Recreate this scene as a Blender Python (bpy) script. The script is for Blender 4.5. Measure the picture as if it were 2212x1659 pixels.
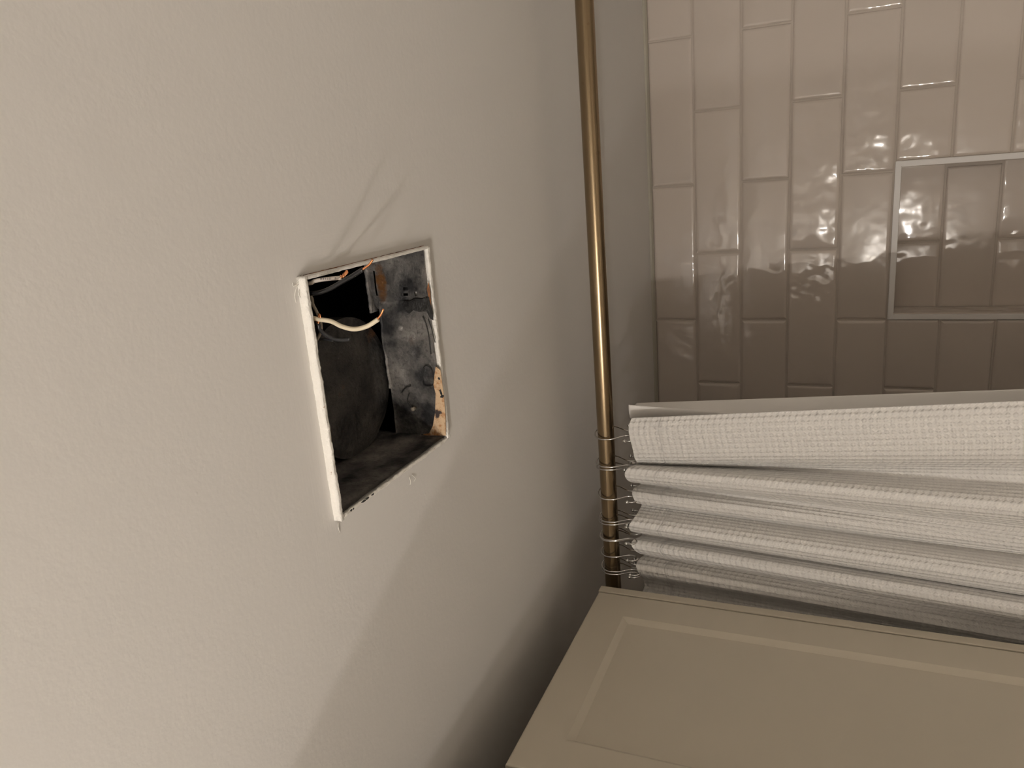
import bpy, bmesh, math, random
from mathutils import Vector, Matrix, noise

for o in list(bpy.data.objects):
    bpy.data.objects.remove(o)
scene = bpy.context.scene
C = scene.collection
random.seed(7)

# ------------------------------------------------------------------ camera
# The phone was turned a quarter turn: image right = down in the room.
CH = 2.04                                  # camera height above the floor
F_PX = 1644.4
RIGHT = Vector((0.95974, 0.27901, 0.03239))
FWD = Vector((-0.26920, 0.88081, 0.38950))
UP = Vector((0.08015, -0.38253, 0.92046))
cam_data = bpy.data.cameras.new('camera')
cam = bpy.data.objects.new('camera', cam_data)
C.objects.link(cam)
cam_data.sensor_fit = 'HORIZONTAL'
cam_data.sensor_width = 36.0
cam_data.lens = 36.0 * F_PX / 2212.0
cam_data.clip_start = 0.01
cx, cy, cz = -UP, RIGHT, -FWD
cam.matrix_world = Matrix(((cx.x, cy.x, cz.x, 0), (cx.y, cy.y, cz.y, 0), (cx.z, cy.z, cz.z, CH), (0, 0, 0, 1)))
scene.camera = cam

# ------------------------------------------------------------------ light
vs = scene.view_settings
vs.view_transform = 'Standard'
vs.look = 'None'
vs.exposure = 0.0
vs.gamma = 1.0
vs.use_curve_mapping = False
world = bpy.data.worlds.new('world')
scene.world = world
world.use_nodes = True
world.node_tree.nodes['Background'].inputs[0].default_value = (1.0, 0.9, 0.8, 1)
world.node_tree.nodes['Background'].inputs[1].default_value = 0.0

LAMP_Y, LAMP_DZ = -1.25, 0.70              # two bulbs of the vanity light behind the camera
LAMP_X = (-1.18, -0.68)
LAMP_W = (30.0, 30.0)
LAMP_COL = (1.0, 0.95, 0.905)

# ------------------------------------------------------------------ helpers
def px(x, y):
    """direction of a photograph pixel (2212 x 1659)"""
    u, v = (829.5 - y) / F_PX, (x - 1106.0) / F_PX
    return RIGHT * u + FWD - UP * v
def at_y(x, y, Y):
    d = px(x, y)
    p = d * (Y / d.y)
    return Vector((p.x, p.y, p.z + CH))
def at_z(x, y, Z):
    d = px(x, y)
    p = d * ((Z - CH) / d.z)
    return Vector((p.x, p.y, Z))

def obj(name, me, mat=None, parent=None, loc=None, kind=None, label=None, cat=None, group=None):
    o = bpy.data.objects.new(name, me)
    C.objects.link(o)
    if mat is not None and me is not None and not me.materials:
        me.materials.append(mat)
    if parent is not None:
        o.parent = parent
    if loc is not None:
        o.location = loc
    if kind: o['kind'] = kind
    if label: o['label'] = label
    if cat: o['category'] = cat
    if group: o['group'] = group
    return o

def mesh_from(bm, name, smooth=False):
    me = bpy.data.meshes.new(name)
    bmesh.ops.recalc_face_normals(bm, faces=bm.faces[:])
    bm.to_mesh(me)
    bm.free()
    if smooth:
        for p in me.polygons: p.use_smooth = True
    return me

def add_box(bm, lo, hi, bev=0.0, seg=2):
    lo, hi = Vector(lo), Vector(hi)
    r = bmesh.ops.create_cube(bm, size=1.0)
    vs_ = r['verts']
    for v in vs_:
        v.co = Vector([lo[i] + (v.co[i] + 0.5) * (hi[i] - lo[i]) for i in range(3)])
    if bev > 0:
        es = list({e for v in vs_ for e in v.link_edges})
        bmesh.ops.bevel(bm, geom=es, offset=bev, segments=seg, affect='EDGES', profile=0.5)

def box_mesh(name, lo, hi, bev=0.0, seg=2, smooth=False):
    bm = bmesh.new()
    add_box(bm, lo, hi, bev, seg)
    me = mesh_from(bm, name, smooth)
    if smooth:                                # keep the six big faces flat, round only the arrises
        for p in sorted(me.polygons, key=lambda q: -q.area)[:6]: p.use_smooth = False
    return me

def spline(pts, n=8):
    """Catmull-Rom through points"""
    P = [Vector(p) for p in pts]
    P = [P[0] * 2 - P[1]] + P + [P[-1] * 2 - P[-2]]
    out = []
    for i in range(1, len(P) - 2):
        for k in range(n):
            t = k / n
            a, b, c, d = P[i - 1], P[i], P[i + 1], P[i + 2]
            out.append(0.5 * ((2 * b) + (c - a) * t + (2 * a - 5 * b + 4 * c - d) * t * t + (3 * b - a - 3 * c + d) * t ** 3))
    out.append(P[-2].copy())
    return out

def add_tube(bm, pts, rad, seg=10, cap=True):
    pts = [Vector(p) for p in pts]
    n = len(pts)
    rads = rad if isinstance(rad, (list, tuple)) else [rad] * n
    prev = None
    rings = []
    for i, p in enumerate(pts):
        t = (pts[min(i + 1, n - 1)] - pts[max(i - 1, 0)]).normalized()
        if prev is None:
            a = Vector((0, 0, 1)) if abs(t.z) < 0.9 else Vector((1, 0, 0))
            nrm = t.cross(a).normalized()
        else:
            nrm = (prev - t * prev.dot(t)).normalized()
        prev = nrm
        b = t.cross(nrm)
        rings.append([bm.verts.new(p + (nrm * math.cos(2 * math.pi * k / seg) + b * math.sin(2 * math.pi * k / seg)) * rads[i]) for k in range(seg)])
    for i in range(n - 1):
        for k in range(seg):
            bm.faces.new((rings[i][k], rings[i][(k + 1) % seg], rings[i + 1][(k + 1) % seg], rings[i + 1][k]))
    if cap:
        bm.faces.new(rings[0][::-1])
        bm.faces.new(rings[-1])

def tube_mesh(name, pts, rad, seg=10):
    bm = bmesh.new()
    add_tube(bm, pts, rad, seg)
    return mesh_from(bm, name, True)

# ------------------------------------------------------------------ materials
class NT:
    def __init__(self, name):
        self.m = bpy.data.materials.new(name)
        self.m.use_nodes = True
        self.t = self.m.node_tree
        self.b = self.t.nodes['Principled BSDF']
    def n(self, kind, **kw):
        nd = self.t.nodes.new(kind)
        for k, v in kw.items():
            if k.startswith('i_'):
                nd.inputs[k[2:].replace('_', ' ')].default_value = v
            else:
                setattr(nd, k, v)
        return nd
    def l(self, a, b):
        self.t.links.new(a, b)
    def math(self, op, a, b=None, c=None, clamp=False):
        nd = self.n('ShaderNodeMath', operation=op)
        nd.use_clamp = clamp
        for i, v in enumerate((a, b, c)):
            if v is None: continue
            if isinstance(v, (int, float)): nd.inputs[i].default_value = v
            else: self.l(v, nd.inputs[i])
        return nd.outputs[0]
    def mix(self, f, a, b):
        nd = self.n('ShaderNodeMix', data_type='RGBA')
        for sock, v in ((nd.inputs[0], f), (nd.inputs[6], a), (nd.inputs[7], b)):
            if isinstance(v, (int, float)): sock.default_value = v
            elif isinstance(v, tuple): sock.default_value = (*v, 1) if len(v) == 3 else v
            else: self.l(v, sock)
        return nd.outputs[2]
    def ramp(self, f, p0, p1):
        nd = self.n('ShaderNodeMapRange')
        nd.inputs[1].default_value, nd.inputs[2].default_value = p0, p1
        self.l(f, nd.inputs[0])
        return nd.outputs[0]
    def noise(self, vec, scale, detail=3.0, rough=0.5):
        nd = self.n('ShaderNodeTexNoise')
        nd.inputs['Scale'].default_value = scale
        nd.inputs['Detail'].default_value = detail
        nd.inputs['Roughness'].default_value = rough
        if vec is not None: self.l(vec, nd.inputs['Vector'])
        return nd.outputs['Fac']
    def bump(self, h, dist, strength=1.0):
        nd = self.n('ShaderNodeBump')
        nd.inputs['Distance'].default_value = dist
        nd.inputs['Strength'].default_value = strength
        self.l(h, nd.inputs['Height'])
        self.l(nd.outputs[0], self.b.inputs['Normal'])
        return nd
    def set(self, col=None, rough=None, metal=None, spec=None):
        if col is not None:
            if isinstance(col, tuple): self.b.inputs['Base Color'].default_value = (*col, 1)
            else: self.l(col, self.b.inputs['Base Color'])
        if rough is not None: self.b.inputs['Roughness'].default_value = rough
        if metal is not None: self.b.inputs['Metallic'].default_value = metal
        if spec is not None: self.b.inputs['Specular IOR Level'].default_value = spec

def obj_coord(t):
    return t.n('ShaderNodeTexCoord').outputs['Object']

HX0, HX1, HY0, HY1 = -0.281, -0.068, 0.493, 0.703     # outside of the rim round the ceiling hole
CEIL = CH + 0.398
FZ_ = CEIL

def ceiling_mat():
    t = NT('ceiling paint')
    co = obj_coord(t)
    stip = t.noise(co, 190.0, 2.0, 0.55)
    broad = t.noise(co, 9.0, 3.0, 0.5)
    mid = t.noise(co, 70.0, 2.0, 0.5)
    # pimples in the paint
    vor = t.n('ShaderNodeTexVoronoi', feature='F1')
    vor.inputs['Scale'].default_value = 22.0
    t.l(co, vor.inputs['Vector'])
    sep = t.n('ShaderNodeSeparateColor')
    t.l(vor.outputs['Color'], sep.inputs[0])
    pim = t.math('MULTIPLY', t.math('SUBTRACT', 1.0, t.math('MULTIPLY', vor.outputs['Distance'], 26.0), clamp=True), t.math('GREATER_THAN', sep.outputs[0], 0.72))
    # brush strokes running along the edges of the hole
    xyz = t.n('ShaderNodeSeparateXYZ')
    t.l(co, xyz.inputs[0])
    X, Y = xyz.outputs[0], xyz.outputs[1]
    mx, my = (HX0 + HX1) / 2, (HY0 + HY1) / 2
    dx = t.math('SUBTRACT', t.math('ABSOLUTE', t.math('SUBTRACT', X, mx)), (HX1 - HX0) / 2)
    dy = t.math('SUBTRACT', t.math('ABSOLUTE', t.math('SUBTRACT', Y, my)), (HY1 - HY0) / 2)
    def strokes(sx, sy):
        mp = t.n('ShaderNodeMapping')
        mp.inputs['Scale'].default_value = (sx, sy, 1)
        t.l(co, mp.inputs['Vector'])
        return t.noise(mp.outputs[0], 1.0, 2.0, 0.6)
    def band(d, far):
        return t.math('MULTIPLY', t.ramp(d, far, far * 0.55), t.math('GREATER_THAN', d, -0.003))
    def near(d, lim):
        return t.math('LESS_THAN', d, lim)
    by = t.math('MULTIPLY', band(dy, 0.045), near(dx, 0.05))
    bx = t.math('MULTIPLY', band(dx, 0.05), near(dy, 0.02))
    bx = t.math('MULTIPLY', bx, t.math('SUBTRACT', 1.0, by, clamp=True))
    brush = t.math('ADD', t.math('MULTIPLY', by, strokes(14, 520)), t.math('MULTIPLY', bx, strokes(520, 14)))
    keep = t.math('SUBTRACT', 1.0, t.math('MULTIPLY', t.math('ADD', bx, by), 0.6), clamp=True)
    h = t.math('ADD', t.math('MULTIPLY', t.math('MULTIPLY', stip, 0.60), keep), t.math('MULTIPLY', mid, 0.55))
    h = t.math('ADD', h, t.math('MULTIPLY', broad, 1.6))
    h = t.math('ADD', h, t.math('MULTIPLY', pim, 0.9))
    h = t.math('ADD', h, t.math('MULTIPLY', brush, 0.30))
    t.bump(h, 0.0003, 1.0)
    t.set(col=(0.72, 0.695, 0.655), rough=0.5, spec=0.35)
    return t.m

def wall_mat(name, col):
    t = NT(name)
    co = obj_coord(t)
    t.bump(t.noise(co, 180.0, 2.0), 0.0004)
    t.set(col=col, rough=0.55, spec=0.3)
    return t.m

def tile_mat():
    t = NT('glazed tile')
    info = t.n('ShaderNodeObjectInfo')
    tc = t.n('ShaderNodeTexCoord')
    off = t.n('ShaderNodeVectorMath', operation='ADD')
    sc = t.n('ShaderNodeCombineXYZ')
    r = t.math('MULTIPLY', info.outputs['Random'], 37.0)
    for i in range(3): t.l(r, sc.inputs[i])
    t.l(tc.outputs['Object'], off.inputs[0])
    t.l(sc.outputs[0], off.inputs[1])
    a = t.noise(off.outputs[0], 11.0, 1.0, 0.4)
    b = t.noise(off.outputs[0], 34.0, 1.0, 0.4)
    # some tiles are much wavier than others
    wav = t.math('ADD', 0.36, t.math('MULTIPLY', t.math('POWER', t.math('FRACT', t.math('MULTIPLY', info.outputs['Random'], 7.31)), 2.0), 1.1))
    h = t.math('MULTIPLY', t.math('ADD', a, t.math('MULTIPLY', b, 0.40)), wav)
    t.bump(h, 0.0046, 1.0)
    tone = t.math('ADD', 0.97, t.math('MULTIPLY', info.outputs['Random'], 0.06))
    mul = t.n('ShaderNodeVectorMath', operation='SCALE')
    mul.inputs[0].default_value = (0.59, 0.52, 0.455)
    t.l(tone, mul.inputs['Scale'])
    t.set(col=mul.outputs[0], rough=0.07, spec=0.62)
    return t.m

def plain(name, col, rough=0.5, metal=0.0, spec=0.5, bump=None):
    t = NT(name)
    t.set(col=col, rough=rough, metal=metal, spec=spec)
    if bump:
        t.bump(t.noise(obj_coord(t), bump[0], 3.0), bump[1])
    return t.m

def brass_mat():
    t = NT('antique brass')
    co = obj_coord(t)
    mp = t.n('ShaderNodeMapping')
    mp.inputs['Scale'].default_value = (3, 260, 260)
    t.l(co, mp.inputs['Vector'])
    n = t.noise(mp.outputs[0], 1.0, 3.0)
    spots = t.ramp(t.noise(co, 90.0, 2.0), 0.70, 0.76)
    col = t.mix(n, (0.25, 0.185, 0.11), (0.33, 0.25, 0.155))
    col = t.mix(t.math('MULTIPLY', spots, 0.35), col, (0.16, 0.10, 0.05))
    t.set(col=col, rough=0.25, metal=1.0)
    return t.m

def cloth_mat():
    t = NT('waffle cloth')
    uv = t.n('ShaderNodeUVMap').outputs[0]
    xyz = t.n('ShaderNodeSeparateXYZ')
    t.l(uv, xyz.inputs[0])
    k = 2 * math.pi / 0.0084
    cu = t.math('COSINE', t.math('MULTIPLY', xyz.outputs[0], k))
    cv = t.math('COSINE', t.math('MULTIPLY', xyz.outputs[1], k))
    h = t.math('ADD', t.math('MULTIPLY', t.math('MAXIMUM', cu, cv), 0.35), t.math('MULTIPLY', t.math('MAXIMUM', t.math('ADD', cu, cv), 0.0), 0.6))
    # stitched seam under the top hem
    seam = t.math('SUBTRACT', 1.0, t.math('MULTIPLY', t.math('ABSOLUTE', t.math('SUBTRACT', xyz.outputs[1], 0.045)), 700.0), clamp=True)
    h = t.math('SUBTRACT', h, t.math('MULTIPLY', seam, 0.9))
    t.bump(h, 0.0014, 0.85)
    t.set(col=(0.84, 0.815, 0.775), rough=0.9, spec=0.15)
    t.b.inputs['Sheen Weight'].default_value = 0.15
    return t.m

STAIN = (-0.104, FZ_ + 0.052, 0.023, 0.0065)   # rust streak on the far sheet: centre x, z and half sizes
def soot_mat(name, base=0.045, light=0.16, rust=0.5, stain=None):
    t = NT(name)
    co = obj_coord(t)
    a = t.ramp(t.noise(co, 24.0, 4.0, 0.55), 0.36, 0.66)
    b = t.noise(co, 260.0, 3.0, 0.6)
    r = t.ramp(t.noise(co, 33.0, 4.0, 0.6), 0.63, 0.75)
    col = t.mix(a, (base * .9, base * .88, base * .9), (light, light * .93, light * .85))
    col = t.mix(t.math('MULTIPLY', t.ramp(b, 0.5, 0.72), 0.5), col, (base * .4, base * .4, base * .45))
    col = t.mix(t.math('MULTIPLY', r, rust), col, (0.17, 0.075, 0.025))
    if stain:
        xyz = t.n('ShaderNodeSeparateXYZ')
        t.l(co, xyz.inputs[0])
        ex = t.math('POWER', t.math('DIVIDE', t.math('SUBTRACT', xyz.outputs[0], stain[0]), stain[2]), 2.0)
        ez = t.math('POWER', t.math('DIVIDE', t.math('SUBTRACT', xyz.outputs[2], stain[1]), stain[3]), 2.0)
        d = t.math('ADD', t.math('ADD', ex, ez), t.math('MULTIPLY', t.noise(co, 110.0, 4.0, 0.65), 2.6))
        m = t.ramp(d, 2.5, 1.5)
        rc = t.mix(t.noise(co, 160.0, 3.0, 0.6), (0.10, 0.04, 0.02), (0.42, 0.19, 0.05))
        col = t.mix(m, col, rc)
    h = t.math('ADD', t.noise(co, 150.0, 4.0, 0.6), t.math('MULTIPLY', t.noise(co, 30.0, 2.0), 3.0))
    t.bump(h, 0.002)
    t.set(col=col, rough=0.5, spec=0.4)
    return t.m

def rim_mat():
    t = NT('caked white paint')
    co = obj_coord(t)
    n = t.ramp(t.noise(co, 120.0, 4.0, 0.65), 0.66, 0.74)
    col = t.mix(n, (0.80, 0.77, 0.71), (0.30, 0.15, 0.07))
    t.bump(t.noise(co, 320.0, 3.0, 0.6), 0.0012)
    t.set(col=col, rough=0.5, spec=0.4)
    return t.m

def bare_mat():
    t = NT('rusty primer')
    co = obj_coord(t)
    n = t.ramp(t.noise(co, 130.0, 4.0, 0.65), 0.48, 0.66)
    m = t.ramp(t.noise(co, 60.0, 4.0, 0.6), 0.60, 0.66)
    col = t.mix(n, (0.62, 0.44, 0.27), (0.38, 0.15, 0.04))
    col = t.mix(m, col, (0.05, 0.035, 0.03))
    t.bump(t.noise(co, 200.0, 3.0), 0.0008)
    t.set(col=col, rough=0.7)
    return t.m

def rust_mat():
    t = NT('orange rust')
    co = obj_coord(t)
    col = t.mix(t.ramp(t.noise(co, 110.0, 4.0, 0.65), 0.35, 0.65), (0.10, 0.05, 0.03), (0.34, 0.14, 0.05))
    t.bump(t.noise(co, 240.0, 3.0), 0.0008)
    t.set(col=col, rough=0.85)
    return t.m

M = dict(
    ceiling=ceiling_mat(),
    wall=wall_mat('wall paint', (0.68, 0.65, 0.61)),
    floor=plain('floor tile', (0.58, 0.54, 0.49), 0.35),
    tile=tile_mat(),
    grout=plain('grout', (0.50, 0.44, 0.38), 0.8, bump=(400, 0.0004)),
    caulk=plain('caulk', (0.40, 0.37, 0.30), 0.5),
    trim=plain('satin aluminium trim', (0.78, 0.75, 0.72), 0.45),
    brass=brass_mat(),
    steel=plain('polished steel', (0.62, 0.61, 0.60), 0.16, 1.0),
    cloth=cloth_mat(),
    vinyl=plain('white vinyl', (0.85, 0.82, 0.78), 0.35, spec=0.4),
    cabinet=plain('cabinet lacquer', (0.60, 0.54, 0.435), 0.38, spec=0.4, bump=(60, 0.0001)),
    carcass=plain('cabinet side', (0.68, 0.61, 0.50), 0.45),
    soot=soot_mat('sooty steel', 0.06, 0.5, 0.6),
    soot_pale=soot_mat('sooty steel with grey dust', 0.06, 0.42, 0.3, STAIN),
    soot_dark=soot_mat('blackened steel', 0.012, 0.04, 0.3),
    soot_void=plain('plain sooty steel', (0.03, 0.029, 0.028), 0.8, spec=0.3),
    disc=soot_mat('brown sooty plate', 0.02, 0.085, 0.6),
    rim=rim_mat(),
    bare=bare_mat(),
    rust=rust_mat(),
    wire_black=plain('black wire insulation', (0.007, 0.007, 0.008), 0.22, spec=0.6),
    wire_grey=plain('dusty black wire insulation', (0.02, 0.02, 0.022), 0.35, spec=0.5),
    wire_white=plain('ivory wire insulation', (0.66, 0.58, 0.43), 0.35, spec=0.5),
    wire_pink=plain('off white wire insulation', (0.58, 0.52, 0.46), 0.4, spec=0.5),
    wire_dull=plain('grimy beige wire insulation', (0.30, 0.26, 0.20), 0.5),
    copper=plain('bare copper', (0.85, 0.36, 0.16), 0.25, 1.0),
    print=plain('wire print', (0.06, 0.05, 0.05), 0.6),
    lampmetal=plain('brushed nickel', (0.6, 0.57, 0.52), 0.3, 1.0),
)

# ------------------------------------------------------------------ room shell
D = 1.749                                   # face of the shower tiles
XRR = 1.35
XL, XR, YF = -1.28, 0.43, -1.40             # left wall, right wall, wall behind the camera
def structure(name, me, mat):
    return obj(name, me, mat, kind='structure')

floor_o = structure('floor', box_mesh('floor', (XL - .1, YF - .1, -0.1), (XRR + .1, D + .2, 0)), M['floor'])
floor_o['label'] = 'bathroom floor'
bm = bmesh.new()
T = 0.016
add_box(bm, (XL - .1, YF - .1, 0), (HX0 + .0015, D + .2, T))
add_box(bm, (HX1 - .0015, YF - .1, 0), (XRR + .1, D + .2, T))
add_box(bm, (HX0 + .0015, YF - .1, 0), (HX1 - .0015, HY0 + .0015, T))
add_box(bm, (HX0 + .0015, HY1 - .0015, 0), (HX1 - .0015, D + .2, T))
ceil_o = structure('ceiling', mesh_from(bm, 'ceiling'), M['ceiling'])
ceil_o.location = (0, 0, CEIL)
ceil_o['label'] = 'painted plaster ceiling with a square hole cut in it'
structure('wall_left', box_mesh('wall_left', (XL - .1, YF - .1, 0), (XL, D + .2, CEIL)), M['wall'])['label'] = 'painted left wall'
bm = bmesh.new()                            # the tub alcove ends sooner than the room
add_box(bm, (XR, 0.95, 0), (XRR + .1, D + .2, CEIL))
add_box(bm, (XRR, YF - .1, 0), (XRR + .1, 0.95, CEIL))
structure('wall_right', mesh_from(bm, 'wall_right'), M['wall'])['label'] = 'painted right wall'
structure('wall_front', box_mesh('wall_front', (XL, YF - .1, 0), (XRR, YF, CEIL)), M['wall'])['label'] = 'painted wall behind the viewer'

# back wall with niche
NX0, NX1 = -0.3636, -0.0437                 # outside of the niche trim
ROW = 0.0985
Z1 = CH + 0.2967                            # first grout line under the ceiling
NZ1 = Z1 - 4 * ROW                          # top of the niche
NZ0 = NZ1 - 6 * ROW
ND = 0.072
G = 0.0022                                  # grout recess
bm = bmesh.new()
add_box(bm, (XL, D + G, 0), (NX0 + .006, D + .14, CEIL))
add_box(bm, (NX1 - .006, D + G, 0), (XR, D + .14, CEIL))
add_box(bm, (NX0 + .006, D + G, NZ1 - .006), (NX1 - .006, D + .14, CEIL))
add_box(bm, (NX0 + .006, D + G, 0), (NX1 - .006, D + .14, NZ0 + .006))
add_box(bm, (NX0 + .006, D + ND + G, NZ0 + .006), (NX1 - .006, D + .14, NZ1 - .006))
wall_back = structure('wall_back', mesh_from(bm, 'wall_back'), M['grout'])
wall_back['label'] = 'shower wall of long glossy greige tiles with a recessed niche'

tile_cache = {}
def tile_mesh(w, h):
    """handmade-looking tile: flat face rolling softly over at the edges"""
    bm = bmesh.new()
    rings = []
    for inset, y in ((0, .009), (0, .0030), (.0006, .0017), (.0018, .0009), (.0042, .00030), (.0075, 0.0)):
        a, b = w / 2 - inset, h / 2 - inset
        rings.append([bm.verts.new(v) for v in ((-a, y, -b), (a, y, -b), (a, y, b), (-a, y, b))])
    for r0, r1 in zip(rings, rings[1:]):
        for i in range(4):
            bm.faces.new((r0[i], r0[(i + 1) % 4], r1[(i + 1) % 4], r1[i]))
    bm.faces.new(rings[-1])
    bm.faces.new(rings[0][::-1])
    # round off across the sides only: mark the four mitre lines sharp
    for r0, r1 in zip(rings, rings[1:]):
        for i in range(4):
            e = bm.edges.get((r0[i], r1[i]))
            if e: e.smooth = False
    return mesh_from(bm, 'tile', True)
def tile(x0, x1, z0, z1, parent, y=D, name='tile'):
    gap = 0.0030
    w, h = round(x1 - x0 - gap, 4), round(z1 - z0 - gap, 4)
    if w < 0.018 or h < 0.018: return
    key = (w, h)
    if key not in tile_cache:
        me = tile_mesh(w, h)
        me.materials.append(M['tile'])
        tile_cache[key] = me
    o = obj(name, tile_cache[key], None, parent, ((x0 + x1) / 2, y + random.uniform(-.0003, .0003), (z0 + z1) / 2))
    o.rotation_euler = (math.radians(random.uniform(-.22, .22)), 0, math.radians(random.uniform(-.12, .12)))

TL = 0.302
def row_cells(row, x0, x1):
    off = 0.2395 if row % 2 == 0 else 0.0895
    n = math.floor((x0 - off) / TL)
    a = off + n * TL
    while a < x1 - 1e-6:
        lo, hi = max(a, x0), min(a + TL, x1)
        if hi - lo > 0.012: yield lo, hi
        a += TL
for row in range(19):
    zt = CEIL - 0.006 if row == 0 else Z1 - (row - 1) * ROW
    zb = Z1 - row * ROW
    spans = [(XL, XR)]
    if 5 <= row < 11:
        spans = [(XL, NX0 + .001), (NX1 - .001, XR)]
    for a, b in spans:
        for lo, hi in row_cells(row, a, b):
            tile(lo, hi, zb, zt, wall_back)
for k in range(6):
    zt = NZ1 - k * ROW
    for lo, hi in row_cells(5 + k, NX0 + .008, NX1 - .008):
        tile(lo, hi, zt - ROW, zt, wall_back, D + ND, 'niche_tile')
# niche cheeks of tile
for nm, lo, hi in (('niche_cheek', (NX0 + .006, D + .003, NZ0 + .006), (NX0 + .013, D + ND, NZ1 - .006)),
                   ('niche_cheek', (NX1 - .013, D + .003, NZ0 + .006), (NX1 - .006, D + ND, NZ1 - .006)),
                   ('niche_head', (NX0 + .013, D + .003, NZ1 - .013), (NX1 - .013, D + ND, NZ1 - .006)),
                   ('niche_sill', (NX0 + .013, D + .003, NZ0 + .006), (NX1 - .013, D + ND, NZ0 + .013))):
    obj(nm, box_mesh(nm, lo, hi, .0015, 2, True), M['tile'], wall_back)
# mitred metal frame round the niche
def mitre_bar(corners, y0, y1):
    bm = bmesh.new()
    f = [bm.verts.new((x, y0, z)) for x, z in corners]
    b = [bm.verts.new((x, y1, z)) for x, z in corners]
    bm.faces.new(f); bm.faces.new(b[::-1])
    for i in range(4):
        bm.faces.new((f[i], f[(i + 1) % 4], b[(i + 1) % 4], b[i]))
    bmesh.ops.bevel(bm, geom=bm.edges[:], offset=.0009, segments=2, affect='EDGES')
    return mesh_from(bm, 'niche_trim')
tw = 0.011
ox0, ox1, oz0, oz1 = NX0, NX1, NZ0, NZ1 - .001
ix0, ix1, iz0, iz1 = ox0 + tw, ox1 - tw, oz0 + tw, oz1 - tw
for cs in (((ox0, oz1), (ox1, oz1), (ix1, iz1), (ix0, iz1)), ((ox0, oz0), (ix0, iz0), (ix1, iz0), (ox1, oz0)),
           ((ox0, oz0), (ox0, oz1), (ix0, iz1), (ix0, iz0)), ((ox1, oz0), (ix1, iz0), (ix1, iz1), (ox1, oz1))):
    obj('niche_trim', mitre_bar(cs, D - .0025, D + .008), M['trim'], wall_back)['label'] = 'satin metal trim bar framing the niche'
# caulk where tile meets ceiling
bm = bmesh.new()
pts = [(D + .004, CEIL), (D - .007, CEIL), (D - .0055, CEIL - .004), (D - .001, CEIL - .0075), (D + .004, CEIL - .0075)]
e0 = [bm.verts.new((XL, y, z)) for y, z in pts]
e1 = [bm.verts.new((XR, y, z)) for y, z in pts]
for i in range(5):
    bm.faces.new((e0[i], e0[(i + 1) % 5], e1[(i + 1) % 5], e1[i]))
bm.faces.new(e0); bm.faces.new(e1[::-1])
structure('trim_1', mesh_from(bm, 'caulk'), M['caulk'])['label'] = 'bead of caulk between tile and ceiling'

# ------------------------------------------------------------------ linen cabinet
CX = -0.64
CY0, CY1 = -0.03, 1.024
CT = CH + 0.3285
CB = 0.10
cabinet = obj('linen_cabinet', None, None, None, (XL, (CY0 + CY1) / 2, CB), label='tall beige lacquered cabinet with recessed panel doors beside the shower', cat='cabinet')
def in_cab(name, me, mat, parent=None):
    o = obj(name, me, mat, parent or cabinet)
    if parent is None:
        o.location = (-XL, -(CY0 + CY1) / 2, -CB)
    return o
in_cab('carcass', box_mesh('carcass', (XL + .002, CY0 + .016, CB), (CX - .022, CY1 - .017, CT - .004), .001), M['carcass'])
in_cab('end_panel', box_mesh('end_panel', (XL + .002, CY1 - .016, CB), (CX, CY1, CT), .0016, 3, True), M['cabinet'])
in_cab('end_panel', box_mesh('end_panel', (XL + .002, CY0, CB), (CX, CY0 + .015, CT), .0016, 3, True), M['cabinet'])

def shaker_door(y0, y1, z0, z1, stile=.0555, rail=.0535, bevel=.0085, rec=.006, thick=.02):
    """frame with a sloped inner edge going down to a recessed panel; rounded outer arris"""
    bm = bmesh.new()
    r = .0028
    def ring(dy, dz, x):
        return [bm.verts.new((x, y, z)) for y, z in ((y0 + dy, z0 + dz), (y1 - dy, z0 + dz), (y1 - dy, z1 - dz), (y0 + dy, z1 - dz))]
    rings = [ring(0, 0, CX - thick)]
    for k in range(5):
        a = math.pi / 2 * k / 4
        rings.append(ring(r * (1 - math.cos(a)), r * (1 - math.cos(a)), CX - r + r * math.sin(a)))
    rings += [ring(stile, rail, CX), ring(stile + .0008, rail + .0008, CX - .0006), ring(stile + bevel, rail + bevel, CX - rec)]
    for a, b in zip(rings, rings[1:]):
        for i in range(4):
            bm.faces.new((a[i], a[(i + 1) % 4], b[(i + 1) % 4], b[i]))
    bm.faces.new(rings[0])
    fr = mesh_from(bm, 'door_frame')
    bm = bmesh.new()
    add_box(bm, (CX - rec - .008, y0 + stile + bevel - .006, z0 + rail + bevel - .006), (CX - rec + .0001, y1 - stile - bevel + .006, z1 - rail - bevel + .006))
    return fr, mesh_from(bm, 'door_panel')
for a, b, xo in ((0.632, 1.0055, 0), (CY0 + .018, 0.628, -.0005)):
    fr, pn = shaker_door(a, b, CB + .02, CT - .0015)
    d = in_cab('door', fr, M['cabinet'])
    obj('door_panel', pn, M['cabinet'], d)

# ------------------------------------------------------------------ shower rod
RY, RZ, RR = 1.07, CH + 0.3222, 0.0127
rod = obj('curtain_rod', None, None, None, ((XL + XR) / 2, RY, RZ), label='antique brass shower curtain rod running below the ceiling', cat='curtain rod')
L2 = (XR - XL) / 2
def rodpts(x0, x1, n=12):
    return [(x0 + (x1 - x0) * i / n, 0, 0) for i in range(n + 1)]
o = obj('tube', tube_mesh('tube', rodpts(-L2 + .004, L2 - .004), RR, 32), M['brass'], rod)
for sgn in (-1, 1):
    obj('flange', tube_mesh('flange', [(sgn * (L2 - .001), 0, 0), (sgn * (L2 - .006), 0, 0), (sgn * (L2 - .012), 0, 0), (sgn * (L2 - .03), 0, 0)], [.027, .027, .018, .0155], 28), M['brass'], rod)

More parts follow.
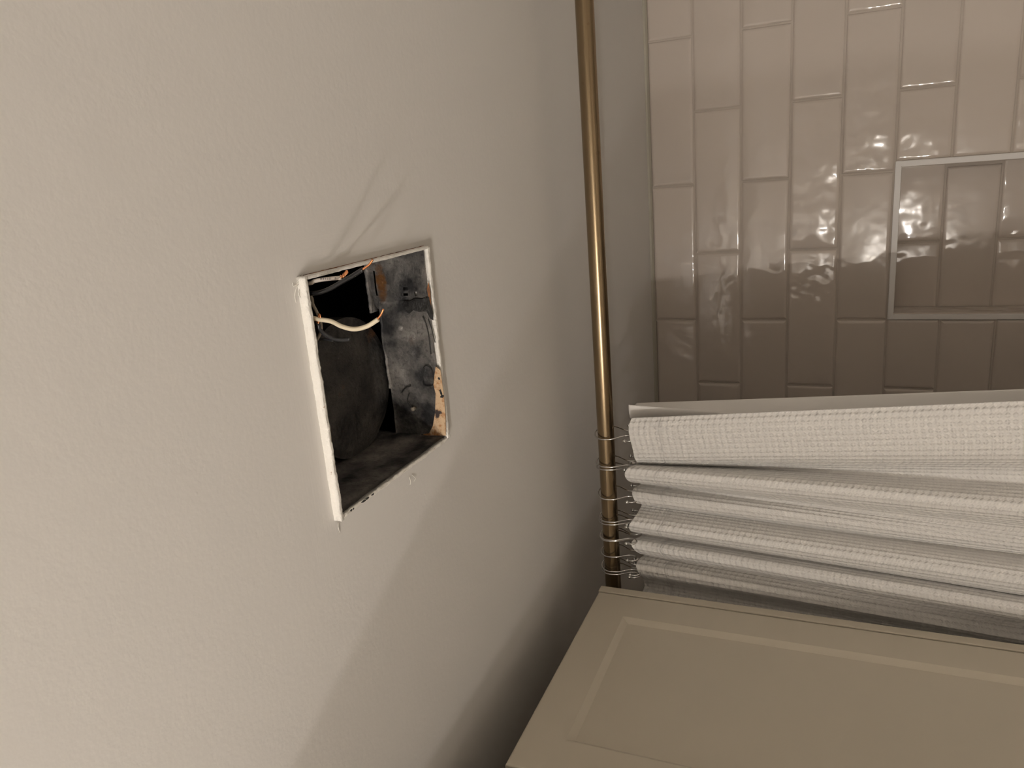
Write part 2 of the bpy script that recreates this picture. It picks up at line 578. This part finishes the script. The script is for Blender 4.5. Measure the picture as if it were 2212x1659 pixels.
# ------------------------------------------------------------------ shower curtain
def cloth(name, spec, ztop_fn, z_ref0, z_ref1, zbot, mat, nz=90, ns=7, thick=0.0022, ripple=0.0):
    """spec: list of (top pixel y, top Y, low pixel y, low Y); pixel rows give the sideways position at the given depth"""
    top = [at_y(1372, a, Ya) for a, Ya, b, Yb in spec]
    low = [at_y(2212, b, Yb) for a, Ya, b, Yb in spec]
    top = spline([Vector((p.x, p.y, 0)) for p in top], ns)
    low = spline([Vector((p.x, p.y, 0)) for p in low], ns)
    n = len(top)
    arc = [0.0]
    for i in range(1, n):
        arc.append(arc[-1] + ((top[i] - top[i - 1]).length + (low[i] - low[i - 1]).length) / 2)
    bm = bmesh.new()
    uvl = bm.loops.layers.uv.new('UVMap')
    grid, uvs = [], []
    for j in range(nz + 1):
        f = (j / nz) ** 1.5
        rowv, rowu = [], []
        for i in range(n):
            zt = ztop_fn(i / (n - 1), top[i])
            z = zt + (zbot - zt) * f
            t = (z_ref0 - z) / (z_ref0 - z_ref1)
            tt = t if t < 1 else 1 + 0.08 * (1 - math.exp(-(t - 1) * 2))
            tt = max(tt, -0.1)
            p = top[i].lerp(low[i], tt)
            wob = ripple * noise.noise(Vector((p.x * 14, p.y * 14, z * 5)))
            rowv.append(bm.verts.new((p.x, p.y + wob, z)))
            rowu.append((arc[i], zt - z))
        grid.append(rowv); uvs.append(rowu)
    for j in range(nz):
        for i in range(n - 1):
            fc = bm.faces.new((grid[j][i], grid[j + 1][i], grid[j + 1][i + 1], grid[j][i + 1]))
            for lp, (a, b) in zip(fc.loops, ((j, i), (j + 1, i), (j + 1, i + 1), (j, i + 1))):
                lp[uvl].uv = uvs[a][b]
    me = bpy.data.meshes.new(name)
    bm.to_mesh(me); bm.free()
    for p in me.polygons: p.use_smooth = True
    me.materials.append(mat)
    return me

CUR = [(905, 1.058, 862, 1.055), (930, 1.052, 895, 1.046), (962, 1.052, 935, 1.046), (992, 1.056, 985, 1.056),
       (1003, 1.078, 1012, 1.090), (1000, 1.090, 1040, 1.096), (1004, 1.068, 1062, 1.072), (1010, 1.046, 1085, 1.050), (1026, 1.040, 1108, 1.046), (1040, 1.052, 1124, 1.058),
       (1040, 1.082, 1136, 1.070), (1046, 1.090, 1150, 1.076), (1056, 1.068, 1166, 1.078), (1070, 1.054, 1180, 1.082), (1084, 1.062, 1192, 1.090),
       (1086, 1.090, 1204, 1.092), (1100, 1.078, 1220, 1.066), (1118, 1.054, 1238, 1.050), (1134, 1.044, 1258, 1.045), (1147, 1.056, 1278, 1.056),
       (1148, 1.084, 1286, 1.076), (1156, 1.080, 1292, 1.066), (1168, 1.056, 1308, 1.050), (1182, 1.052, 1326, 1.048), (1192, 1.064, 1338, 1.062),
       (1193, 1.088, 1336, 1.090), (1206, 1.074, 1350, 1.100), (1222, 1.060, 1366, 1.092), (1236, 1.066, 1384, 1.082),
       (1244, 1.088, 1396, 1.092), (1262, 1.096, 1412, 1.096), (1290, 1.070, 1440, 1.074), (1310, 1.064, 1460, 1.070), (1330, 1.092, 1480, 1.096),
       (1360, 1.066, 1500, 1.070), (1390, 1.09, 1520, 1.094)]
RING_X = [at_y(1318, y, RY - .018).x for y in (944, 1006, 1017, 1074, 1125, 1133, 1164, 1168, 1200, 1231, 1239)]
def top_main(s, p):
    sag = 0.004 * math.sin(s * 61.0) + 0.003 * math.sin(s * 23.0 + 1.0)
    front = (1.075 - p.y) * 0.2
    lift = -0.004 if s < 0.10 else 0.001
    return CH + 0.2765 + front + sag * 0.6 + lift
curtain = obj('shower_curtain', cloth('shower_curtain', CUR, top_main, CH + .29, CH - .235, 0.12, M['cloth'], ripple=.0012), None,
              label='white waffle weave shower curtain bunched up in folds on the rod', cat='shower curtain')
sm = curtain.modifiers.new('thickness', 'SOLIDIFY'); sm.thickness = 0.0018; sm.offset = 0
ss = curtain.modifiers.new('smooth', 'SUBSURF'); ss.levels = ss.render_levels = 1

LIN = [(904, 1.090, 966, 1.096), (890, 1.086, 958, 1.096), (876, 1.086, 946, 1.098), (877, 1.094, 905, 1.104), (874, 1.106, 860, 1.114), (872, 1.113, 840, 1.118), (880, 1.118, 850, 1.123), (910, 1.119, 880, 1.124),
       (960, 1.112, 930, 1.118), (1010, 1.122, 1000, 1.126), (1060, 1.112, 1080, 1.116), (1110, 1.122, 1160, 1.126), (1170, 1.112, 1240, 1.118), (1230, 1.122, 1320, 1.126), (1300, 1.112, 1400, 1.12), (1380, 1.12, 1480, 1.126)]
def top_liner(s, p):
    return CH + 0.2825 + (0.006 if s < .16 else 0.0)
liner = obj('shower_liner', cloth('shower_liner', LIN, top_liner, CH + .29, CH - .235, 0.20, M['vinyl'], ns=6), None,
            label='smooth white vinyl liner hanging behind the waffle curtain', cat='shower liner')
sm = liner.modifiers.new('thickness', 'SOLIDIFY'); sm.thickness = 0.0008; sm.offset = 0

# ------------------------------------------------------------------ curtain rings
half = [(-.0205, -.0330), (-.0200, -.0420), (-.0140, -.0475), (-.0075, -.0430), (-.0065, -.0330), (-.0105, -.0240), (-.0165, -.0130), (-.0182, .0)]
arc_ = [(-.0182 * math.cos(a), .0166 * math.sin(a)) for a in [math.pi * k / 8 for k in range(1, 8)]]
path = half + arc_ + [(-y, z) for y, z in half[::-1]]
ring_me = tube_mesh('wire', spline([(0, y, z) for y, z in path], 5), .00125, 8)
ring_me.materials.append(M['steel'])
def ball_mesh():
    bm = bmesh.new()
    bmesh.ops.create_uvsphere(bm, u_segments=14, v_segments=10, radius=.0031)
    me = mesh_from(bm, 'ball', True)
    me.materials.append(M['steel'])
    return me
ball_me = ball_mesh()
tilts = (16, 9, -3, 15, 8, 2, 8, 3, 8, 9, 3)
for i, (rx, tl) in enumerate(zip(RING_X, tilts)):
    r = obj('curtain_ring', None, None, None, (rx, RY, RZ), label='bent steel wire ring holding the free corner of the curtain' if i == 0 else 'bent steel wire curtain ring crowded among others over the folds', cat='curtain ring', group='steel rings on the brass rod')
    r.rotation_euler = (math.radians(random.uniform(-5, 5)), math.radians(random.uniform(-2, 3)), math.radians(-tl))
    obj('wire', ring_me, None, r)
    obj('ball', ball_me, None, r, (0, -.0205, -.0325))
    obj('ball', ball_me, None, r, (0, .0205, -.0325))

# ------------------------------------------------------------------ fan housing in the ceiling hole
LIP = 0.0068
FZ = CEIL
housing = obj('fan_housing', None, None, None, ((HX0 + HX1) / 2, (HY0 + HY1) / 2, FZ), label='old soot-blackened steel fan housing open in the ceiling hole', cat='fan housing')
HC = Vector(((HX0 + HX1) / 2, (HY0 + HY1) / 2, FZ))
def in_h(name, me, mat, label=None):
    o = obj(name, me, mat, housing)
    o.location = -HC
    if label: o['label'] = label
    return o
def rough_bar(lo, hi, axis, amp, n=60, flare=0.0):
    """a bar with lumpy, torn paint edges"""
    lo, hi = Vector(lo), Vector(hi)
    bm = bmesh.new()
    rings = []
    o1, o2 = [i for i in range(3) if i != axis]
    m = 4
    for k in range(n + 1):
        s = k / n
        pr = []
        per = []
        for a in range(m): per.append((a / m, 0.0))
        for a in range(m): per.append((1.0, a / m))
        for a in range(m): per.append((1 - a / m, 1.0))
        for a in range(m): per.append((0.0, 1 - a / m))
        for (u, v) in per:
            p = Vector((0, 0, 0))
            p[axis] = lo[axis] + (hi[axis] - lo[axis]) * s
            p[o1] = lo[o1] + (hi[o1] - lo[o1]) * u
            p[o2] = lo[o2] + (hi[o2] - lo[o2]) * v
            q = p * 330.0
            d = Vector((noise.noise(q), noise.noise(q + Vector((31, 0, 0))), noise.noise(q + Vector((0, 57, 0)))))
            d2 = Vector((noise.noise(q * .3), noise.noise(q * .3 + Vector((31, 0, 0))), noise.noise(q * .3 + Vector((0, 57, 0)))))
            d[axis] = 0; d2[axis] = 0
            pr.append(bm.verts.new(p + d * amp + d2 * amp))
        rings.append(pr)
    for a, b in zip(rings, rings[1:]):
        N = len(a)
        for i in range(N):
            bm.faces.new((a[i], a[(i + 1) % N], b[(i + 1) % N], b[i]))
    bm.faces.new(rings[0]); bm.faces.new(rings[-1][::-1])
    return mesh_from(bm, 'rim', True)
tk = 0.0038
zb, zt = FZ - LIP, FZ + .012
in_h('rim', rough_bar((HX0, HY0, zb - .001), (HX1, HY0 + tk, zt), 0, .0007, 90), M['rim'], 'white painted rim, thickly caked')
in_h('rim', rough_bar((HX0 + .002, HY1 - tk - .0008, zb), (HX1 - .001, HY1, FZ + .002), 0, .0007, 90), M['rim'], 'thin white rim with rust flecks')
in_h('rim', rough_bar((HX1 - .0028, HY0 + .002, zb), (HX1, HY1 - .001, zt), 1, .0003, 90), M['rim'], 'painted rim with rusty edge')
in_h('rim', rough_bar((HX0, HY0 + .002, zb + .001), (HX0 + .0032, HY1 - .002, FZ + .001), 1, .0009, 90), M['rim'], 'ragged rim with torn paint')
# rust line at the foot of the right rim, chips of bare rust
bm = bmesh.new()
add_tube(bm, [(HX1 + .0001 + .0001 * math.sin(k * 2.3), HY0 + .004 + (HY1 - HY0 - .005) * k / 60, FZ - .0004) for k in range(61)],
         [.00028 + .0004 * abs(noise.noise(Vector((k * .37, 0, 0)))) for k in range(61)], 6)
in_h('rust_line', mesh_from(bm, 'rust_line'), M['rust'])
def chip(pts3, off):
    """small flat irregular flake lying on a face; pts around a centre"""
    bm = bmesh.new()
    f = [bm.verts.new(p) for p in pts3]
    b = [bm.verts.new(Vector(p) + Vector(off)) for p in pts3]
    bm.faces.new(f); bm.faces.new(b[::-1])
    for i in range(len(f)):
        bm.faces.new((f[i], f[(i + 1) % len(f)], b[(i + 1) % len(f)], b[i]))
    return mesh_from(bm, 'chip')
def blob(cx_, cz_, rx_, rz_, n=14, seed=0, rot=0.0, jag=.35):
    out = []
    for k in range(n):
        a = 2 * math.pi * k / n
        j = 1 + jag * noise.noise(Vector((math.cos(a) * 1.7 + seed * 5.1, math.sin(a) * 1.7, seed)))
        x, z = math.cos(a) * rx_ * j, math.sin(a) * rz_ * j
        out.append((cx_ + x * math.cos(rot) - z * math.sin(rot), cz_ + x * math.sin(rot) + z * math.cos(rot)))
    return out

YW = HY1 - tk - .001                         # inner face of the far wall
WT = FZ + 0.066                              # top of the far wall
# far wall in two sheets that overlap, with dents
def sheet(x0, x1, z0, z1, y, nx, nz, fn, thick=.0012, name='wall_sheet', holes=()):
    bm = bmesh.new()
    g = []
    for j in range(nz + 1):
        r = []
        for i in range(nx + 1):
            u, v = i / nx, j / nz
            x, z = x0 + (x1 - x0) * u, z0 + (z1 - z0) * v
            r.append(bm.verts.new((x, y + fn(x, z), z)))
        g.append(r)
    for j in range(nz):
        for i in range(nx):
            mx, mz = (g[j][i].co.x + g[j][i + 1].co.x) / 2, (g[j][i].co.z + g[j + 1][i].co.z) / 2
            if any(abs(mx - hx) < rx and abs(mz - hz) < rz for hx, hz, rx, rz in holes): continue
            bm.faces.new((g[j][i], g[j][i + 1], g[j + 1][i + 1], g[j + 1][i]))
    for v in [v for v in bm.verts if not v.link_faces]: bm.verts.remove(v)
    r = bmesh.ops.solidify(bm, geom=bm.faces[:], thickness=thick)
    return mesh_from(bm, name, True)
XS = -0.134                                  # seam between the sheets
def dent_a(x, z):
    h = z - FZ
    s = (x - XS) / (HX1 - XS)
    roll = .007 * max(0, 1 - s * 4.0) ** 2      # rolls back towards the seam
    return roll + .0012 * noise.noise(Vector((x * 60, 0, z * 60)))
def dent_b(x, z):
    h = z - FZ
    s = (XS - x) / (XS - HX0)
    a = -.004 * math.exp(-((s - .22) / .18) ** 2) * math.exp(-((h - .045) / .03) ** 2)
    b = .004 * math.exp(-((s - .75) / .2) ** 2)
    return .0005 + a + b * .5 + .0016 * noise.noise(Vector((x * 55 + 9, 0, z * 55)))
HOLES = []
for hx_, hy_, rx_, rz_ in ((876, 624, .0017, .0030), (876, 636, .0015, .0030), (898, 635, .0024, .0020), (811, 612, .0135, .0012)):
    q = at_y(hx_, hy_, YW - .004)
    HOLES.append((q.x, q.z, rx_, rz_))
in_h('wall_sheet', sheet(XS, HX1 - .003, FZ - .004, WT + .002, YW - .004, 90, 100, dent_a, holes=HOLES), M['soot_pale'], 'dented grey steel sheet with rust streak')
in_h('wall_sheet', sheet(HX0 + .003, XS + .010, FZ - .004, WT - .008, YW - .004, 36, 20, dent_b), M['soot_pale'], 'buckled steel sheet smeared with soot')
in_h('top_flange', rough_bar((XS - .002, YW - .010, WT - .001), (HX1 - .003, YW + .004, WT + .0012), 0, .0006, 40), M['soot_pale'])
in_h('top_flange', rough_bar((-.222, YW - .006, WT - .0100), (XS - .004, YW + .004, WT - .0082), 0, .0006, 40), M['soot'])
# back of far wall, side walls, tall dark plenum above
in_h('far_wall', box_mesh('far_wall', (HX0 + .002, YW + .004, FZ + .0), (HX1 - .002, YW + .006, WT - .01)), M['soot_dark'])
sw = in_h('side_wall', sheet(HY0 + .003, HY1 - .004, FZ - .0055, FZ + .16, 0, 30, 24, lambda x, z: .0012 * noise.noise(Vector((x * 45, 3, z * 45)))), M['soot'], 'soot stained side sheet')
sw.rotation_euler = (0, 0, math.radians(90))
sw.location = Vector((HX0 + .0062, 0, 0)) - HC
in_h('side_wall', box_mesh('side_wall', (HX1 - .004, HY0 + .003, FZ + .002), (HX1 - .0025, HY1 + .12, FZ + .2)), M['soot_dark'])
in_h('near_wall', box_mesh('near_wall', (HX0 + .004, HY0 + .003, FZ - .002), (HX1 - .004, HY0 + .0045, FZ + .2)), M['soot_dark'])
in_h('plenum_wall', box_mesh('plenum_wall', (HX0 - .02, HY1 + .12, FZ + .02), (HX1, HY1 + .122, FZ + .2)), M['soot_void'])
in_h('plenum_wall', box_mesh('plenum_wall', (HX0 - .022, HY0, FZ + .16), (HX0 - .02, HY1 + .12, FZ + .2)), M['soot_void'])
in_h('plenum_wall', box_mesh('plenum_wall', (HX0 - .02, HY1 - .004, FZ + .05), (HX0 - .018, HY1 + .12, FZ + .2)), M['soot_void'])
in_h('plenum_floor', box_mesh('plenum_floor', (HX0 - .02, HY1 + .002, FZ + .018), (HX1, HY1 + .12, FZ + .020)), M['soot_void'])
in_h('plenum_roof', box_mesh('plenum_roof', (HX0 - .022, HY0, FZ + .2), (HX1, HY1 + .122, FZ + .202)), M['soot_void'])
# round blower plate hanging inside
bm = bmesh.new()
N = 56
dc = Vector((-0.2035, 0.6310, FZ + .0625))
rr = .0735
def dz(r, a): return .0012 * noise.noise(Vector((r * math.cos(a) * 60, r * math.sin(a) * 60, 0)))
ringv = []
for r in (0.012, .03, .05, .066, .0725, rr):
    ringv.append([bm.verts.new(dc + Vector((r * math.cos(2 * math.pi * k / N), r * math.sin(2 * math.pi * k / N), dz(r, 2 * math.pi * k / N) + (.0012 if r > .07 else 0)))) for k in range(N)])
for a, b in zip(ringv, ringv[1:]):
    for k in range(N):
        bm.faces.new((a[k], a[(k + 1) % N], b[(k + 1) % N], b[k]))
bm.faces.new(ringv[0][::-1])
up = [bm.verts.new(v.co + Vector((0, 0, .05))) for v in ringv[-1]]
for k in range(N):
    bm.faces.new((ringv[-1][k], ringv[-1][(k + 1) % N], up[(k + 1) % N], up[k]))
in_h('blower_plate', mesh_from(bm, 'blower_plate', False), M['disc'], 'round brown sooty blower plate')
# slots, rivet, screw, rust patch, bare primer patch on the far wall
def on_far(x, y, dy=0.0):
    return at_y(x, y, YW - .005 + dy)
def flake(name, ctr, rx_, rz_, mat, seed, rot=0.0, y=YW - .0062, th=.0006, jag=.35, n=14, label=None):
    p = on_far(*ctr)
    return in_h(name, chip([(x, y, z) for x, z in blob(p.x, p.z, rx_, rz_, n, seed, rot, jag)], (0, th, 0)), mat, label)
# black tar smear below the slots
tp = [(868, 659), (874, 650), (884, 652), (896, 645), (912, 646), (926, 642), (929, 655), (934, 672), (936, 692), (929, 688), (921, 672), (906, 674), (893, 670), (884, 678), (874, 672)]
in_h('tar_smear', chip([at_y(a, b, YW - .0064) for a, b in tp], (0, .0006, 0)), M['soot_dark'])
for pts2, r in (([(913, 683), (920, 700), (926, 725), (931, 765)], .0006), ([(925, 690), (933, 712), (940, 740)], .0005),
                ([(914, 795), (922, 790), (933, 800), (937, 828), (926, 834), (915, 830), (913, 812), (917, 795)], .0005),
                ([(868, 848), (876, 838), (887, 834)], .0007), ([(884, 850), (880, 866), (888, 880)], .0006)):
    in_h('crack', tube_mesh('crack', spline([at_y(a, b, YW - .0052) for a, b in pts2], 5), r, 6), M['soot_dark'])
p = on_far(893, 883)
in_h('screw', tube_mesh('screw', [(p.x, YW - .002, p.z), (p.x, YW - .0068, p.z), (p.x, YW - .0075, p.z)], [.0024, .0024, .0016], 14), M['wire_dull'], 'small pale screw head')
p = on_far(865, 710)
bm = bmesh.new()
bmesh.ops.create_uvsphere(bm, u_segments=18, v_segments=12, radius=.0052)
for v in bm.verts: v.co = Vector((v.co.x + p.x, v.co.y * .6 + YW - .004, v.co.z + p.z))
in_h('rivet', mesh_from(bm, 'rivet', True), M['soot_pale'])
bpts = [(941, 792), (936, 830), (941, 850), (940, 890), (935, 920), (927, 936), (905, 940), (963, 941), (962, 900), (958, 850), (951, 800)]
in_h('bare_patch', chip([at_y(a, b, YW - .0056) for a, b in bpts], (0, .0006, 0)), M['bare'], 'patch of tan rusty primer')
bpts = [(925, 610), (922, 625), (927, 650), (931, 660), (929, 630)]
in_h('bare_patch', chip([at_y(a, b, YW - .0056) for a, b in bpts], (0, .0006, 0)), M['rust'])
for ctr, sz, sd in (((952, 848), (.0035, .0012), 1), ((955, 856), (.0014, .0026), 2), ((948, 818), (.0016, .0012), 3)):
    q = at_y(*ctr, YW - .0064)
    in_h('paint_chip', chip([(x, q.y, z) for x, z in blob(q.x, q.z, sz[0], sz[1], 10, sd, .3, .5)], (0, .0005, 0)), M['soot_void'])
# ragged fibres at the torn corners of the paint
fib = bmesh.new()
def fibre(pts2, r=.00035):
    add_tube(fib, spline([at_z(a, b, FZ - .0006 - .0012 * (i % 2)) for i, (a, b) in enumerate(pts2)], 4), r, 5)
fibre([(652, 600), (642, 612), (634, 618), (632, 611)])
fibre([(648, 606), (640, 624), (637, 640), (640, 655)])
fibre([(655, 592), (646, 603), (640, 612)])
fibre([(650, 615), (645, 634), (651, 645)])
fibre([(731, 1130), (731, 1140), (734, 1150)])
fibre([(884, 1030), (887, 1040), (886, 1047)])
fibre([(890, 1026), (897, 1033), (894, 1040)])
fo = in_h('torn_fibres', mesh_from(fib, 'torn_fibres', True), M['rim'])
fo['kind'] = 'stuff'
# dark torn patches along the left rim
for k, (a, b, sx, sy) in enumerate(((812, 1064, .009, .0012), (790, 1082, .006, .0012), (760, 1100, .003, .001), (868, 1022, .004, .0008))):
    q = at_z(a, b, FZ - LIP + .0014)
    ang = math.atan2(1, .0)
    in_h('torn_gap', chip([(HX0 + .0018 + z, q.y + x, FZ - LIP + .0016) for x, z in blob(0, 0, sx, sy, 14, k + 3, 0, .5)], (0, 0, -.0006)), M['soot_void'])

# ------------------------------------------------------------------ loose wires hanging from the hole
def wire(label, ins, mat, rad, depth0, depth1, tip=None, tip_mat='copper', print_at=None, twist=False):
    """pixel polyline hung just inside the near rim; depth runs from depth0 to depth1 along it"""
    n = len(ins)
    P = [at_y(a, b, depth0 + (depth1 - depth0) * i / max(1, n - 1)) for i, (a, b) in enumerate(ins)]
    # feed the wire back up into the housing behind the rim
    P = [P[0] + Vector((-.004, .012, .055)), P[0] + Vector((0, .004, .022))] + P
    base = P[0].copy()
    root = obj('electrical_wire', None, None, None, base, label=label, cat='wire', group=None)
    def loc(pts): return [q - base for q in pts]
    sp = spline(loc(P), 8)
    obj('insulation', tube_mesh('insulation', sp, rad, 14), mat, root)
    if tip:
        T = [P[-1] + (P[-2] - P[-1]).normalized() * .003] + [at_y(a, b, depth1) for a, b in tip]
        obj('copper_tip', tube_mesh('copper_tip', spline(loc(T), 6), .00088, 10), M['copper'], root)
        if twist:
            s = spline(loc(T), 10)
            h = []
            for k, q in enumerate(s):
                a = k * 1.1
                h.append(q + Vector((math.cos(a), .3 * math.sin(a), math.sin(a))) * .0011)
            obj('copper_strand', tube_mesh('copper_strand', h, .0007, 8), M['copper'], root)
    return root, sp
YN = HY0 + .012
w, sp = wire('off white printed wire with twisted copper end along the right rim of the hole', [(668, 612), (680, 607), (705, 603), (737, 600)], M['wire_pink'], .00165, YN + .006, YN + .014,
             [(741, 596), (746, 591), (750, 587)], twist=True)
bm = bmesh.new()
for k, (a, b) in enumerate(((692, 695), (697, 700), (702, 704), (706, 709), (711, 714), (723, 726))):
    for s_ in (0, 1):
        y0_ = 602.5 - (a - 700) * .05
        q0, q1 = at_y(a, y0_ + s_ * 2.2 - 1.2, YN + .009 - .0013), at_y(b, y0_ + s_ * 2.2 - 1.4, YN + .0095 - .0013)
        add_tube(bm, [q0 - w.location, q1 - w.location], .00028, 5)
obj('printed_marking', mesh_from(bm, 'printed_marking'), M['print'], w)
wire('glossy black wire with bare copper tip near the right rim of the hole', [(666, 634), (690, 632), (712, 624), (735, 611), (760, 597), (784, 582)], M['wire_black'], .0019, YN, YN + .004, [(792, 576), (799, 570), (805, 561)])
wire('long curving ivory wire with dull copper tip hanging across the hole', [(672, 687), (690, 690), (715, 694), (738, 705), (765, 711), (792, 705), (817, 690)], M['wire_white'], .0019, YN, YN + .004, [(822, 681), (828, 668)])
wire('short dusty dark wire with a copper twist at its upper end', [(684, 700), (690, 711), (703, 723), (722, 732), (740, 734), (756, 732)], M['wire_grey'], .0017, YN + .001, YN + .002)
tw_root = [o for o in C.objects if o.name.startswith('electrical_wire')][-1]
T = [at_y(a, b, YN + .0005) - tw_root.location for a, b in ((684, 701), (687, 694), (690, 686), (689, 680))]
bm = bmesh.new()
s = spline(T, 12)
for ph in (0, 2.1, 4.2):
    add_tube(bm, [q + Vector((math.cos(k * .55 + ph), 0, math.sin(k * .55 + ph))) * .0010 for k, q in enumerate(s)], .0006, 6)
obj('copper_twist', mesh_from(bm, 'copper_twist', True), M['copper'], tw_root)
wire('thin grimy beige wire looping behind the copper twist', [(669, 640), (676, 658), (686, 678), (693, 700), (693, 716), (688, 728), (682, 738)], M['wire_dull'], .00135, YN + .006, YN + .008)
wire('short grey wire end behind the dusty dark wire', [(684, 733), (700, 733), (720, 736)], M['wire_grey'], .0011, YN + .012, YN + .014)

# ------------------------------------------------------------------ vanity light behind the viewer
vl = obj('vanity_light', None, None, None, (sum(LAMP_X) / 2, YF, CEIL - LAMP_DZ), label='two bulb vanity light bar on the wall behind the viewer', cat='wall lamp')
vc = Vector(vl.location)
obj('back_plate', box_mesh('back_plate', (-.33, .0005, -.055), (.33, .022, .055), .004, 2, True), M['lampmetal'], vl)
for i, (lx, lw) in enumerate(zip(LAMP_X, LAMP_W)):
    dx = lx - vc.x
    dyl = LAMP_Y - YF
    obj('arm', tube_mesh('arm', spline([(dx, .02, -.02), (dx, .09, -.05), (dx, dyl, -.085), (dx, dyl, -.06)], 6), .007, 12), M['lampmetal'], vl)
    obj('socket', tube_mesh('socket', [(dx, dyl, -.075), (dx, dyl, -.045), (dx, dyl, -.04)], [.018, .02, .017], 18), M['lampmetal'], vl)
    ld = bpy.data.lights.new('vanity_bulb_offscreen', 'POINT')
    ld.energy = lw
    ld.color = LAMP_COL
    ld.shadow_soft_size = 0.018
    lo = bpy.data.objects.new('vanity_bulb_offscreen', ld)
    C.objects.link(lo)
    lo.location = (lx, LAMP_Y, CEIL - LAMP_DZ)
